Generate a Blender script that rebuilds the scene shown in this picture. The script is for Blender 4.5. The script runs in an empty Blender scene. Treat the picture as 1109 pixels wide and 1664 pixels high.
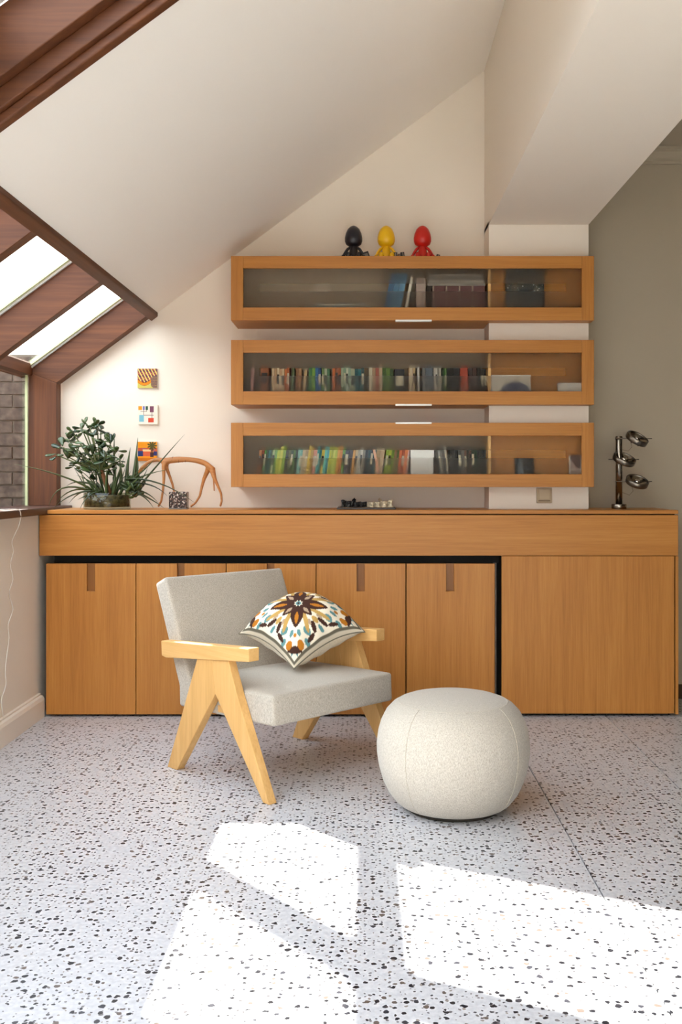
import bpy, bmesh, math, random
from mathutils import Vector, Matrix
random.seed(7)
PI = math.pi
SC = bpy.context.scene
C = SC.collection

# ------------------------------------------------------------------ camera, sky, sun, exposure
F, H, VX, VY = 1600.0, 1.15, 592.0, 778.0          # focal length in px, eye height, vanishing point
cam_d = bpy.data.cameras.new('camera')
cam = bpy.data.objects.new('camera', cam_d); C.objects.link(cam)
cam.location = (0, 0, H); cam.rotation_euler = (PI/2, 0, 0)
cam_d.sensor_fit = 'AUTO'; cam_d.sensor_width = 36.0
cam_d.lens = 36.0*F/1664.0
cam_d.shift_x = -(VX-554.5)/1664.0
cam_d.shift_y = -(832-VY)/1664.0
cam_d.clip_start = 0.05
SC.camera = cam

SKY_STRENGTH, SUN_STRENGTH, EXPOSURE = 3.6, 22.0, 0.99
w = bpy.data.worlds.new('sky'); SC.world = w; w.use_nodes = True
wn, wl = w.node_tree.nodes, w.node_tree.links
bg = wn['Background']; bg.inputs['Strength'].default_value = SKY_STRENGTH
tc = wn.new('ShaderNodeTexCoord'); nz = wn.new('ShaderNodeTexNoise')
nz.inputs['Scale'].default_value = 2.6; nz.inputs['Detail'].default_value = 5
rp = wn.new('ShaderNodeValToRGB')
rp.color_ramp.elements[0].position = .35; rp.color_ramp.elements[0].color = (.60, .76, 1.0, 1)
rp.color_ramp.elements[1].position = .62; rp.color_ramp.elements[1].color = (1.0, .985, .96, 1)
wl.new(tc.outputs['Generated'], nz.inputs['Vector']); wl.new(nz.outputs['Fac'], rp.inputs['Fac'])
wl.new(rp.outputs['Color'], bg.inputs['Color'])

sd = bpy.data.lights.new('sun', 'SUN'); sun = bpy.data.objects.new('sun', sd); C.objects.link(sun)
sd.energy = SUN_STRENGTH; sd.angle = math.radians(.55); sd.color = (1, .95, .87)
sun.location = (-4, 9, 6)
sun.rotation_euler = Vector((1.05, -1.2, -1.0)).to_track_quat('-Z', 'Y').to_euler()

SC.view_settings.view_transform = 'Standard'; SC.view_settings.look = 'None'
SC.view_settings.exposure = EXPOSURE; SC.view_settings.gamma = 1; SC.view_settings.use_curve_mapping = False
SC.cycles.use_denoising = True
SC.cycles.max_bounces = 12; SC.cycles.diffuse_bounces = 7; SC.cycles.transparent_max_bounces = 16
SC.cycles.sample_clamp_indirect = 6

# ------------------------------------------------------------------ helpers
def lin(r, g=None, b=None):
    if g is None: r, g, b = [int(r[i:i+2], 16) for i in (0, 2, 4)]
    f = lambda v: (v/255/12.92) if v/255 <= .04045 else ((v/255+.055)/1.055)**2.4
    return (f(r), f(g), f(b), 1)

def W(px, py, D):                                   # a point at depth D seen at that place of the picture
    return Vector(((px-VX)*D/F, D, H+(VY-py)*D/F))
def X(px, D): return (px-VX)*D/F
def Z(py, D): return H+(VY-py)*D/F

class MB:
    def __init__(s): s.v = []; s.f = []; s.m = []; s.M = Matrix.Identity(4); s.mi = 0
    def add(s, vs, fs):
        b = len(s.v); s.v += [tuple(s.M @ Vector(p)) for p in vs]
        s.f += [tuple(b+i for i in f) for f in fs]; s.m += [s.mi]*len(fs); return s
    def box(s, x0, x1, y0, y1, z0, z1):
        return s.add([(x0,y0,z0),(x1,y0,z0),(x1,y1,z0),(x0,y1,z0),(x0,y0,z1),(x1,y0,z1),(x1,y1,z1),(x0,y1,z1)],
                     [(0,3,2,1),(4,5,6,7),(0,1,5,4),(1,2,6,5),(2,3,7,6),(3,0,4,7)])
    def prism(s, poly, a0, a1, axis='y'):           # 2-D outline pushed along an axis
        n = len(poly)
        def p(u, v, a): return (u, a, v) if axis == 'y' else ((a, u, v) if axis == 'x' else (u, v, a))
        vs = [p(u, v, a0) for u, v in poly]+[p(u, v, a1) for u, v in poly]
        fs = [tuple(range(n)), tuple(range(2*n-1, n-1, -1))]
        fs += [(i, n+i, n+(i+1) % n, (i+1) % n) for i in range(n)]
        return s.add(vs, fs)
    def lathe(s, prof, c=(0,0,0), n=24):
        vs, fs = [], []
        k = len(prof)
        for i in range(n):
            a = 2*PI*i/n
            vs += [(c[0]+r*math.cos(a), c[1]+r*math.sin(a), c[2]+z) for r, z in prof]
        for i in range(n):
            j = (i+1) % n
            fs += [(i*k+q, j*k+q, j*k+q+1, i*k+q+1) for q in range(k-1)]
        return s.add(vs, fs)
    def tube(s, pts, rad, n=8, cap=True):
        pts = [Vector(p) for p in pts]
        if not isinstance(rad, (list, tuple)): rad = [rad]*len(pts)
        vs, fs = [], []
        up = Vector((.13, .29, .95)).normalized()
        for i, p in enumerate(pts):
            t = (pts[min(i+1, len(pts)-1)]-pts[max(i-1, 0)]).normalized()
            a = t.cross(up)
            if a.length < 1e-3: a = t.cross(Vector((1,0,0)))
            a.normalize(); b = t.cross(a)
            for q in range(n):
                an = 2*PI*q/n; vs.append(p+(a*math.cos(an)+b*math.sin(an))*rad[i])
        for i in range(len(pts)-1):
            for q in range(n):
                r = (q+1) % n; fs.append((i*n+q, i*n+r, (i+1)*n+r, (i+1)*n+q))
        if cap: fs += [tuple(range(n-1, -1, -1)), tuple((len(pts)-1)*n+q for q in range(n))]
        return s.add(vs, fs)
    def ell(s, c, r, nu=14, nv=9):
        prof = [(math.sin(PI*i/(nv-1)), -math.cos(PI*i/(nv-1))) for i in range(nv)]
        M0 = s.M; s.M = M0 @ Matrix.Translation(c) @ Matrix.Diagonal((r[0], r[1], r[2], 1))
        s.lathe(prof, n=nu); s.M = M0; return s
    def rbox(s, sx, sy, sz, r, N=10, fn=None):      # soft cushion: rounded box with crown
        vs, fs = [], []
        def emit(P):
            b = len(vs)
            for i in range(N+1):
                for j in range(N+1):
                    a, c = [math.copysign(1-(1-abs(t))**2.2, t) for t in (i/N*2-1, j/N*2-1)]
                    p = Vector(P(a, c)); q = Vector((p.x*sx/2, p.y*sy/2, p.z*sz/2))
                    inn = Vector((max(-sx/2+r, min(sx/2-r, q.x)), max(-sy/2+r, min(sy/2-r, q.y)), max(-sz/2+r, min(sz/2-r, q.z))))
                    d = q-inn
                    if d.length > 1e-6: q = inn+d.normalized()*r
                    if fn: q = fn(q)
                    vs.append(q)
            for i in range(N):
                for j in range(N):
                    fs.append((b+i*(N+1)+j, b+(i+1)*(N+1)+j, b+(i+1)*(N+1)+j+1, b+i*(N+1)+j+1))
        for P in (lambda a,c:(a,c,1), lambda a,c:(c,a,-1), lambda a,c:(1,a,c), lambda a,c:(-1,c,a), lambda a,c:(c,1,a), lambda a,c:(a,-1,c)): emit(P)
        return s.add(vs, fs)
    def mesh(s, name, mats, smooth=False, merge=False):
        me = bpy.data.meshes.new(name); me.from_pydata([tuple(v) for v in s.v], [], s.f)
        for m in (mats if isinstance(mats, (list, tuple)) else [mats]): me.materials.append(m)
        me.polygons.foreach_set('material_index', s.m)
        bm = bmesh.new(); bm.from_mesh(me)
        if merge: bmesh.ops.remove_doubles(bm, verts=bm.verts, dist=1e-5)
        bmesh.ops.recalc_face_normals(bm, faces=bm.faces); bm.to_mesh(me); bm.free()
        if smooth: me.polygons.foreach_set('use_smooth', [True]*len(me.polygons))
        me.update(); return me

def link(name, me, parent=None, loc=None, rot=None, bevel=0, seg=2):
    o = bpy.data.objects.new(name, me); C.objects.link(o)
    if parent: o.parent = parent
    if loc is not None: o.location = loc
    if rot is not None: o.rotation_euler = rot
    if bevel:
        b = o.modifiers.new('bevel', 'BEVEL'); b.width = bevel; b.segments = seg; b.limit_method = 'ANGLE'
        b.angle_limit = math.radians(40)
    return o
def part(name, mb, mats, parent=None, smooth=False, merge=False, bevel=0, seg=2):
    # geometry written in world space; it is stored relative to the thing it belongs to
    if parent is not None:
        off = Vector((0,0,0)); p = parent
        while p is not None: off += Vector(p.location); p = p.parent
        mb.v = [tuple(Vector(v)-off) for v in mb.v]
    return link(name, mb.mesh(name, mats, smooth, merge), parent, bevel=bevel, seg=seg)
def local(name, mb, mats, parent=None, smooth=False, merge=False, bevel=0, seg=2):
    return link(name, mb.mesh(name, mats, smooth, merge), parent, bevel=bevel, seg=seg)
def tag(o, label=None, cat=None, group=None, kind=None):
    if label: o['label'] = label
    if cat: o['category'] = cat
    if group: o['group'] = group
    if kind: o['kind'] = kind
    return o
def thing(name, label, cat, loc=(0,0,0), rz=0, group=None):
    o = bpy.data.objects.new(name, None); C.objects.link(o); o.empty_display_size = .05
    o.location = loc; o.rotation_euler = (0, 0, rz); return tag(o, label, cat, group)
def struct(name, loc=(0,0,0), label=None):
    o = bpy.data.objects.new(name, None); C.objects.link(o); o.location = loc; o.empty_display_size = .05
    return tag(o, label, kind='structure')
def copy_tree(o, parent=None):
    c = o.copy(); C.objects.link(c)
    if parent: c.parent = parent
    for ch in list(o.children): copy_tree(ch, c)
    return c

# ------------------------------------------------------------------ materials
def mat(name, col=(.5,.5,.5,1), rough=.5, metal=0, spec=.5):
    m = bpy.data.materials.new(name); m.use_nodes = True
    b = m.node_tree.nodes['Principled BSDF']
    b.inputs['Base Color'].default_value = col; b.inputs['Roughness'].default_value = rough
    b.inputs['Metallic'].default_value = metal; b.inputs['Specular IOR Level'].default_value = spec
    return m
def nd(m, t, **kw):
    n = m.node_tree.nodes.new(t)
    for k, v in kw.items():
        if k in n.inputs: n.inputs[k].default_value = v
        else: setattr(n, k, v)
    return n
def lk(m, a, b): m.node_tree.links.new(a, b)
def bsdf(m): return m.node_tree.nodes['Principled BSDF']
def ramp(m, src, stops):
    r = nd(m, 'ShaderNodeValToRGB'); e = r.color_ramp.elements
    while len(e) < len(stops): e.new(.5)
    for i, (p, c) in enumerate(stops): e[i].position = p; e[i].color = c
    lk(m, src, r.inputs['Fac']); return r
def bump(m, src, strength=.2, dist=.002):
    b = nd(m, 'ShaderNodeBump', Strength=strength, Distance=dist)
    lk(m, src, b.inputs['Height']); lk(m, b.outputs['Normal'], bsdf(m).inputs['Normal'])
def coords(m, scale=(1,1,1), rnd=True):
    t = nd(m, 'ShaderNodeTexCoord'); mp = nd(m, 'ShaderNodeMapping'); mp.inputs['Scale'].default_value = scale
    if rnd:
        oi = nd(m, 'ShaderNodeObjectInfo'); mu = nd(m, 'ShaderNodeVectorMath', operation='SCALE')
        cb = nd(m, 'ShaderNodeCombineXYZ')
        lk(m, oi.outputs['Random'], cb.inputs['X']); lk(m, oi.outputs['Random'], cb.inputs['Z'])
        mu.inputs['Scale'].default_value = 17.0
        ad = nd(m, 'ShaderNodeVectorMath', operation='ADD')
        lk(m, cb.outputs[0], mu.inputs[0]); lk(m, t.outputs['Object'], ad.inputs[0]); lk(m, mu.outputs[0], ad.inputs[1])
        lk(m, ad.outputs[0], mp.inputs['Vector'])
    else: lk(m, t.outputs['Object'], mp.inputs['Vector'])
    return mp.outputs['Vector']
def wood(name, c1, c2, c3, axis='z', rough=.42, fine=1.0, spec=.4):
    m = mat(name, c2, rough, spec=spec)
    k = {'x': (.8, 22, 22), 'y': (22, .8, 22), 'z': (22, 22, .8)}[axis]
    k2 = tuple(v*6*fine for v in k)
    a = nd(m, 'ShaderNodeTexNoise', Scale=1.0, Detail=5.0, Roughness=.6, Distortion=.6); lk(m, coords(m, k), a.inputs['Vector'])
    b = nd(m, 'ShaderNodeTexNoise', Scale=1.0, Detail=3.0, Roughness=.7); lk(m, coords(m, k2), b.inputs['Vector'])
    mx = nd(m, 'ShaderNodeMath', operation='MULTIPLY_ADD'); mx.inputs[1].default_value = .45
    sc = nd(m, 'ShaderNodeMath', operation='MULTIPLY'); sc.inputs[1].default_value = .55
    lk(m, a.outputs['Fac'], sc.inputs[0]); lk(m, b.outputs['Fac'], mx.inputs[0]); lk(m, sc.outputs[0], mx.inputs[2])
    r = ramp(m, mx.outputs[0], [(.26, c1), (.5, c2), (.76, c3)])
    lk(m, r.outputs['Color'], bsdf(m).inputs['Base Color'])
    bump(m, b.outputs['Fac'], .12, .0008)
    return m
OAK = (lin(156,98,38), lin(182,120,52), lin(198,138,66))
oak_z = wood('oak_vertical', *OAK, axis='z'); oak_x = wood('oak_horizontal', *OAK, axis='x')
oak_y = wood('oak_depth', *OAK, axis='y')
oak_shaded = wood('oak_notch_shaded', lin(126,80,34), lin(142,92,42), lin(156,104,50), axis='z')  # same oak with the shade inside the handle slots put into its colour
beech = wood('pale_oak', lin(198,150,88), lin(218,172,108), lin(230,188,128), axis='z', rough=.45)
beech_x = wood('pale_oak_long', lin(198,150,88), lin(218,172,108), lin(230,188,128), axis='x', rough=.45)
RED = (lin(66,34,15), lin(92,51,25), lin(120,70,36))
red_x = wood('red_timber_slope', *RED, axis='x', rough=.55, fine=.4); red_y = wood('red_timber_depth', *RED, axis='y', rough=.55, fine=.4)
red_z = wood('red_timber_upright', *RED, axis='z', rough=.55, fine=.4)
sill_m = wood('dark_sill_timber', lin(58,36,28), lin(74,46,36), lin(92,58,42), axis='y', rough=.4)
def plaster(name, col, rough=.85):
    m = mat(name, col, rough, spec=.25)
    n = nd(m, 'ShaderNodeTexNoise', Scale=60.0, Detail=4.0); lk(m, coords(m, rnd=False), n.inputs['Vector'])
    bump(m, n.outputs['Fac'], .08, .002); return m
white_p = plaster('warm_white_plaster', lin(233,224,211)); ceil_p = plaster('ceiling_plaster', lin(244,239,231))
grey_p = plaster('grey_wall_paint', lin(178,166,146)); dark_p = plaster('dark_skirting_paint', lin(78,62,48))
base_p = mat('white_baseboard_gloss', lin(236,228,216), .4)
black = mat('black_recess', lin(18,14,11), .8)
metal = mat('brushed_steel', lin(150,142,130), .22, 1.0); metal_d = mat('dark_steel', lin(122,114,104), .3, 1.0)
pull_m = mat('pale_aluminium', lin(232,230,226), .35, .2)
seal_m = mat('pale_green_glazing_seal', lin(196,205,160), .5); seal_w = mat('grey_white_glazing_bar', lin(196,200,196), .4)

def terrazzo():
    m = mat('terrazzo', lin(205,203,206), .32, spec=.45)
    v = coords(m, rnd=False)
    dn = nd(m, 'ShaderNodeTexNoise', Scale=70.0, Detail=2.0); lk(m, v, dn.inputs['Vector'])
    ds = nd(m, 'ShaderNodeVectorMath', operation='MULTIPLY_ADD')
    sb = nd(m, 'ShaderNodeVectorMath', operation='SUBTRACT'); sb.inputs[1].default_value = (.5,.5,.5)
    lk(m, dn.outputs['Color'], sb.inputs[0]); lk(m, sb.outputs[0], ds.inputs[0]); ds.inputs[1].default_value = (.012,.012,.012); lk(m, v, ds.inputs[2])
    base = ramp(m, dn.outputs['Fac'], [(.3, lin(190,190,196)), (.7, lin(206,206,210))])
    col = base.outputs['Color']
    for scale, size, dens, cs in ((88, .26, .30, [(0, lin(120,116,118)), (.5, lin(84,80,84)), (.8, lin(150,140,134))]),
                                  (47, .25, .42, [(0, lin(34,34,40)), (.55, lin(54,54,62)), (.8, lin(104,92,86))])):
        vo = nd(m, 'ShaderNodeTexVoronoi', Scale=float(scale), Randomness=1.0); vo.voronoi_dimensions = '2D'; vo.distance = 'EUCLIDEAN'
        lk(m, ds.outputs[0], vo.inputs['Vector'])
        sp = nd(m, 'ShaderNodeSeparateColor'); lk(m, vo.outputs['Color'], sp.inputs[0])
        # size of a chip differs from cell to cell
        th = nd(m, 'ShaderNodeMath', operation='MULTIPLY'); th.inputs[1].default_value = size; lk(m, sp.outputs[1], th.inputs[0])
        t2 = nd(m, 'ShaderNodeMath', operation='ADD'); t2.inputs[1].default_value = size*.45; lk(m, th.outputs[0], t2.inputs[0])
        lt = nd(m, 'ShaderNodeMath', operation='LESS_THAN'); lk(m, vo.outputs['Distance'], lt.inputs[0]); lk(m, t2.outputs[0], lt.inputs[1])
        on = nd(m, 'ShaderNodeMath', operation='LESS_THAN'); on.inputs[1].default_value = dens; lk(m, sp.outputs[0], on.inputs[0])
        mu = nd(m, 'ShaderNodeMath', operation='MULTIPLY'); lk(m, lt.outputs[0], mu.inputs[0]); lk(m, on.outputs[0], mu.inputs[1])
        cr = ramp(m, sp.outputs[2], cs); cr.color_ramp.interpolation = 'CONSTANT'
        mx = nd(m, 'ShaderNodeMix', data_type='RGBA'); lk(m, mu.outputs[0], mx.inputs[0]); lk(m, col, mx.inputs[6]); lk(m, cr.outputs['Color'], mx.inputs[7])
        col = mx.outputs[2]
    lk(m, col, bsdf(m).inputs['Base Color']); return m
terr = terrazzo()

def fabric(name, c1, c2, scale=420):
    m = mat(name, c1, .95, spec=.15)
    v = coords(m, (1,1,.35), rnd=False)
    n = nd(m, 'ShaderNodeTexNoise', Scale=float(scale), Detail=2.0, Roughness=.8); lk(m, v, n.inputs['Vector'])
    r = ramp(m, n.outputs['Fac'], [(.35, c2), (.62, c1)]); lk(m, r.outputs['Color'], bsdf(m).inputs['Base Color'])
    bsdf(m).inputs['Sheen Weight'].default_value = .25; bsdf(m).inputs['Sheen Roughness'].default_value = .5
    bump(m, n.outputs['Fac'], .35, .0015); return m
fab_chair = fabric('grey_beige_weave', lin(196,189,178), lin(160,152,140))
fab_pouf = fabric('cream_weave', lin(204,197,186), lin(170,162,150))
seam_m = fabric('seam_thread', lin(170,162,148), lin(150,142,130))

def glass(name, tint=(1,1,1,1), ior=1.45):
    m = bpy.data.materials.new(name); m.use_nodes = True; n = m.node_tree.nodes; n.remove(n['Principled BSDF'])
    t = nd(m, 'ShaderNodeBsdfTransparent'); t.inputs['Color'].default_value = tint
    g = nd(m, 'ShaderNodeBsdfGlossy', Roughness=.02); fr = nd(m, 'ShaderNodeLayerWeight', Blend=.5)            # Schlick reflection of a thin pane, the same from both sides
    po = nd(m, 'ShaderNodeMath', operation='POWER'); po.inputs[1].default_value = 5; lk(m, fr.outputs['Facing'], po.inputs[0])
    f0 = ((ior-1)/(ior+1))**2
    ma = nd(m, 'ShaderNodeMath', operation='MULTIPLY_ADD'); ma.inputs[1].default_value = 1-f0; ma.inputs[2].default_value = f0; lk(m, po.outputs[0], ma.inputs[0])
    mx = nd(m, 'ShaderNodeMixShader'); lk(m, ma.outputs[0], mx.inputs[0]); lk(m, t.outputs[0], mx.inputs[1]); lk(m, g.outputs[0], mx.inputs[2])
    lk(m, mx.outputs[0], n['Material Output'].inputs['Surface']); return m
win_glass = glass('window_glass', (.96,.98,.97,1)); pot_glass = glass('pot_glass', (.82,.86,.80,1)); clear_glass = glass('clear_cabinet_glass', (.93,.95,.94,1), 1.25)
def frosted():
    m = bpy.data.materials.new('frosted_glass'); m.use_nodes = True; n = m.node_tree.nodes; n.remove(n['Principled BSDF'])
    r = nd(m, 'ShaderNodeBsdfRefraction', Roughness=.42, IOR=1.26); r.inputs['Color'].default_value = (.90,.885,.85,1)
    d = nd(m, 'ShaderNodeBsdfDiffuse'); d.inputs['Color'].default_value = (.25,.235,.21,1)
    t = nd(m, 'ShaderNodeBsdfTranslucent'); t.inputs['Color'].default_value = (.5,.5,.5,1)
    m1 = nd(m, 'ShaderNodeMixShader', Fac=.5); lk(m, d.outputs[0], m1.inputs[1]); lk(m, t.outputs[0], m1.inputs[2])
    m2 = nd(m, 'ShaderNodeMixShader', Fac=.14); lk(m, r.outputs[0], m2.inputs[1]); lk(m, m1.outputs[0], m2.inputs[2])
    g = nd(m, 'ShaderNodeBsdfGlossy', Roughness=.3); fr = nd(m, 'ShaderNodeFresnel', IOR=1.15)
    m3 = nd(m, 'ShaderNodeMixShader'); lk(m, fr.outputs[0], m3.inputs[0]); lk(m, m2.outputs[0], m3.inputs[1]); lk(m, g.outputs[0], m3.inputs[2])
    lk(m, m3.outputs[0], n['Material Output'].inputs['Surface']); return m
frost = frosted()
def attr_mat(name, rough=.8):
    m = mat(name, rough=rough, spec=.25); a = nd(m, 'ShaderNodeAttribute'); a.attribute_name = 'print'
    lk(m, a.outputs['Color'], bsdf(m).inputs['Base Color']); return m
print_fab = attr_mat('printed_cotton', .9); print_tile = attr_mat('printed_ceramic', .3)
def paint_attr(me, fn):                             # flat print: fn(vertex) -> linear colour
    at = me.color_attributes.new('print', 'FLOAT_COLOR', 'POINT')
    buf = []
    for v in me.vertices: buf += list(fn(v.co))
    at.data.foreach_set('color', buf)

# ------------------------------------------------------------------ the room
DW, DCOL, DSH, DC = 5.16, 4.97, 4.88, 4.755         # back wall, column face, glazed cabinets, sideboard
Y0 = -1.7                                           # wall behind the camera
XL, XJ, XG = -1.575, -1.59, -1.745                  # left wall face, timber posts (inner / glass)
XE, XR = X(795, DCOL), X(957, DCOL)                 # column / beam edges
XC = 4.2                                            # far right wall
SL = .74
def roof(x): return 2.0014+SL*(x+1.109)
CN = math.hypot(1, SL)                              # vertical thickness factor

# floor: three cast slabs with dark joints between them
fl = struct('floor', (0,0,0))
part('joint_filler', MB().box(XL-.3, XC, Y0-.2, DW+.1, -.06, -.012), mat('joint_filler', lin(92,80,66), .8), fl)
J1, J2 = .659, 1.172
for a, b in ((XL-.3, J1-.002), (J1+.002, J2-.002), (J2+.002, XC)):
    part('terrazzo_slab', MB().box(a, b, Y0-.2, DW+.1, -.05, 0), terr, fl)

# back wall (gable) and the grey wall to the right of the column
bw = MB().prism([(XJ, -.05), (XE+.02, -.05), (XE+.02, roof(XE)+.12), (XJ, roof(XJ)+.12)], DW, DW+.2)
tag(part('wall_back', bw, white_p), kind='structure')
gw = MB().box(XE+.02, XC+.1, DW, DW+.2, -.05, 3.6)
tag(part('wall_back', gw, grey_p), 'grey painted wall right of the column', kind='structure')
tag(part('baseboard_back', MB().box(1.53, XC, DW-.02, DW, 0, .075), dark_p, bevel=.004), kind='structure')
cz = Z(245, DW)
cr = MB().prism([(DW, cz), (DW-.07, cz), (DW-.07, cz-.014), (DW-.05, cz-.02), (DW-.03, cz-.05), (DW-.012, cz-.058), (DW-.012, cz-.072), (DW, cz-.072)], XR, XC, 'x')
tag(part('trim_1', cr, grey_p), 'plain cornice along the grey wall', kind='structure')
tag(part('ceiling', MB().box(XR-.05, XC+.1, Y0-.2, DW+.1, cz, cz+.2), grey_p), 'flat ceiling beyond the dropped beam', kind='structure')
# column and dropped beam
tag(part('trim_2', MB().box(XE, XR, DCOL, DW+.05, -.02, Z(365, DCOL)+.02), white_p), 'white plastered column behind the glazed cabinets', kind='structure')
tag(part('trim_3', MB().box(XE, XR, Y0, DW+.05, Z(365, DCOL), 3.7), white_p), 'white plastered beam running along the room', kind='structure')
# sloped ceiling: slab pieces around the upper skylight
def slope_box(x0, x1, y0, y1, t0, t1, mb=None):     # between x0..x1 along the slope; t = height above the ceiling plane
    mb = mb or MB()
    return mb.prism([(x0, roof(x0)+t0), (x1, roof(x1)+t0), (x1, roof(x1)+t1), (x0, roof(x0)+t1)], y0, y1)
XT = -1.109                                         # lower edge of the white ceiling
SK0, SK1, SX0, SX1 = -.6, 2.55, -1.02, -.2          # upper skylight opening
ce = MB(); slope_box(XT, XE+.02, 2.646, DW+.02, 0, .26, ce)
tag(part('ceiling', ce, ceil_p), 'sloped white ceiling', kind='structure')
ce = MB(); slope_box(XT, XE+.02, Y0, SK0, 0, .26, ce); slope_box(SX1, XE+.02, SK0, 2.646, 0, .26, ce); slope_box(XT, SX0, SK0, 2.646, 0, .26, ce)
tag(part('ceiling', ce, ceil_p), 'sloped white ceiling around the upper skylight', kind='structure')
# upper skylight
w3 = struct('window_3', (-.3, 2.6, roof(-.3)))
part('lining_bead', slope_box(SX0, SX1, 2.62, 2.66, -.012, .018), red_x, w3, bevel=.004)
part('lining_board', slope_box(SX0, SX1, 2.60, 2.66, .018, .075), red_x, w3, bevel=.003)
part('rafter', slope_box(SX0, SX1, 2.56, 2.655, .075, .26), red_x, w3, bevel=.003)
part('rafter', slope_box(SX0, SX1, SK0-.0, SK0+.08, 0, .26), red_x, w3)
part('lining_board', slope_box(SX0-.0, SX0+.06, SK0+.08, 2.56, 0, .26), red_y, w3)
part('lining_board', slope_box(SX1-.06, SX1, SK0+.08, 2.56, 0, .26), red_y, w3)
part('glazing_bar', slope_box(SX0, SX1, 2.50, 2.56, .262, .282), seal_w, w3)
part('glass_pane', slope_box(SX0, SX1, SK0, 2.6, .283, .289), win_glass, w3)

# lower roof glazing along the eave
w2 = struct('window_2', (-1.35, 5.1, roof(-1.35)))
GT = .19                                           # glass height above the ceiling plane
POSTS = [5.087, 4.194, 3.335, 2.47, 1.61, .75, -.11, -.97, -1.69]
XO = -1.735                                         # outer edge of the posts
for i, y in enumerate(POSTS):
    part('rafter', MB().prism([(XJ, roof(XJ)), (XT, roof(XT)), (XT, roof(XT)+GT), (XO, roof(XO)+GT), (XO, 1.70)], y, y+(.06 if i else .07)), red_x, w2, bevel=.002)
    part('glazing_bar', slope_box(XO+.02, XT, y-.014, y-.001, GT-.022, GT), seal_w, w2)
    part('glazing_seal', slope_box(XO+.02, XT, y-.028, y-.014, GT-.010, GT), seal_m, w2)
part('purlin', slope_box(XT-.006, XT+.028, Y0, DW, -.022, .0), red_y, w2, bevel=.004)
part('purlin', slope_box(XT-.012, XT-.0005, Y0, 5.085, .0, GT), red_y, w2)
for i in range(8):
    part('glass_pane', slope_box(XO-.06, XT-.02, POSTS[i+1]+.03, POSTS[i]+.03, GT+.002, GT+.008), win_glass, w2)
# vertical glazing, posts, eave plate and sill
w1 = struct('window_1', (XJ, 5.1, 1.0))
ZS = 1.012
zt = roof(XJ)
for i, y in enumerate(POSTS):
    part('post', MB().prism([(XJ, ZS), (XJ, zt-.0005), (XO, 1.6995), (XO, ZS)], y, y+(.06 if i else .07)), red_z, w1, bevel=.002)
    part('glazing_seal', MB().box(XG-.003, XG+.009, y-.012, y-.001, ZS, 1.69), seal_m, w1)
part('eave_plate', MB().prism([(-1.715, 1.685), (-1.715, roof(-1.715)+GT), (-1.80, roof(-1.80)+GT), (-1.80, 1.685)], Y0, 5.16), red_y, w1, bevel=.004)
part('sill', MB().box(-1.79, -1.53, Y0, DW-.0, .978, ZS), sill_m, w1, bevel=.004)
for i in range(8):
    part('glass_pane', MB().box(XG-.004, XG+.001, POSTS[i+1]+.06, POSTS[i]-.001, ZS, 1.69), win_glass, w1)
tag(part('wall_left', MB().box(XL-.25, XL, Y0, DW+.2, -.05, .978), white_p), kind='structure')
bb = MB().prism([(XL, 0), (XL+.03, 0), (XL+.03, .085), (XL+.024, .1), (XL+.012, .105), (XL+.012, .112), (XL, .114)], Y0, 4.76)
tag(part('baseboard_left', bb, base_p), kind='structure')
# the part of the room the camera stands in
tag(part('wall_right', MB().box(XC, XC+.2, Y0-.2, DW+.2, -.05, 3.1), dark_p), kind='structure')  # unseen wall, coloured dark to lessen bounced light on the right
fw = MB()
for a, b, z0, z1 in ((XL-.25, -1.2, -.05, 2.4), (-1.2, .2, 2.2, 3.4), (-1.2, .2, -.05, .15), (.2, XC+.1, -.05, 3.6)):
    fw.box(a, b, Y0-.2, Y0, z0, z1)
tag(part('wall_front', fw, white_p), kind='structure')
w4 = struct('window_4', (-.5, Y0-.1, .15))
for a in (-1.2, -.53, .14): part('window_frame', MB().box(a, a+.06, Y0-.13, Y0-.06, .15, 2.2), red_z, w4)
part('glass_pane', MB().box(-1.2, .2, Y0-.1, Y0-.094, .15, 2.2), win_glass, w4)

# outside: ground and the brick wall beyond the glass
tag(part('ground', MB().box(-14, 14, -14, 16, -.3, -.1), mat('garden_paving', lin(150,146,132), .9)), kind='structure')
DB, BT = 5.47, 1.845
bwall = struct('wall_outside', (-2.3, DB, -.1))
part('mortar', MB().box(-3.3, -1.82+.2, DB+.012, DB+.2, -.1, BT-.004), plaster('mortar', lin(112,104,94)), bwall)
bk = mat('grey_brown_brick', lin(104,90,80), .9)
nb = nd(bk, 'ShaderNodeTexNoise', Scale=24.0, Detail=5.0); lk(bk, coords(bk), nb.inputs['Vector'])
lk(bk, ramp(bk, nb.outputs['Fac'], [(.3, lin(50,42,37)), (.55, lin(80,68,60)), (.75, lin(104,90,80))]).outputs['Color'], bsdf(bk).inputs['Base Color'])
bump(bk, nb.outputs['Fac'], .5, .006)
bm_ = MB().box(-.105, .105, -.004, .09, 0, .0615).mesh('brick', bk); 
CO, BL_ = .0715, .222
for r in range(int((BT+.1)/CO)):
    for k in range(8):
        x = -1.73-k*BL_-(BL_/2 if r % 2 else 0)
        if x < -3.25: continue
        link('brick', bm_, bwall, (x+2.3, random.uniform(-.003, .004), r*CO+.005), (0, random.uniform(-.01,.01), random.uniform(-.02,.02)), bevel=0)

tag(part('wall_sky_block', MB().box(-4.4, -4.2, -6, 8.5, -.1, 2.35), plaster('sky_block_render', lin(120,108,96))), 'added unseen wall blocking low sky at the left window', kind='structure')  # added out of view to cut low sky light through the left glazing

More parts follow.
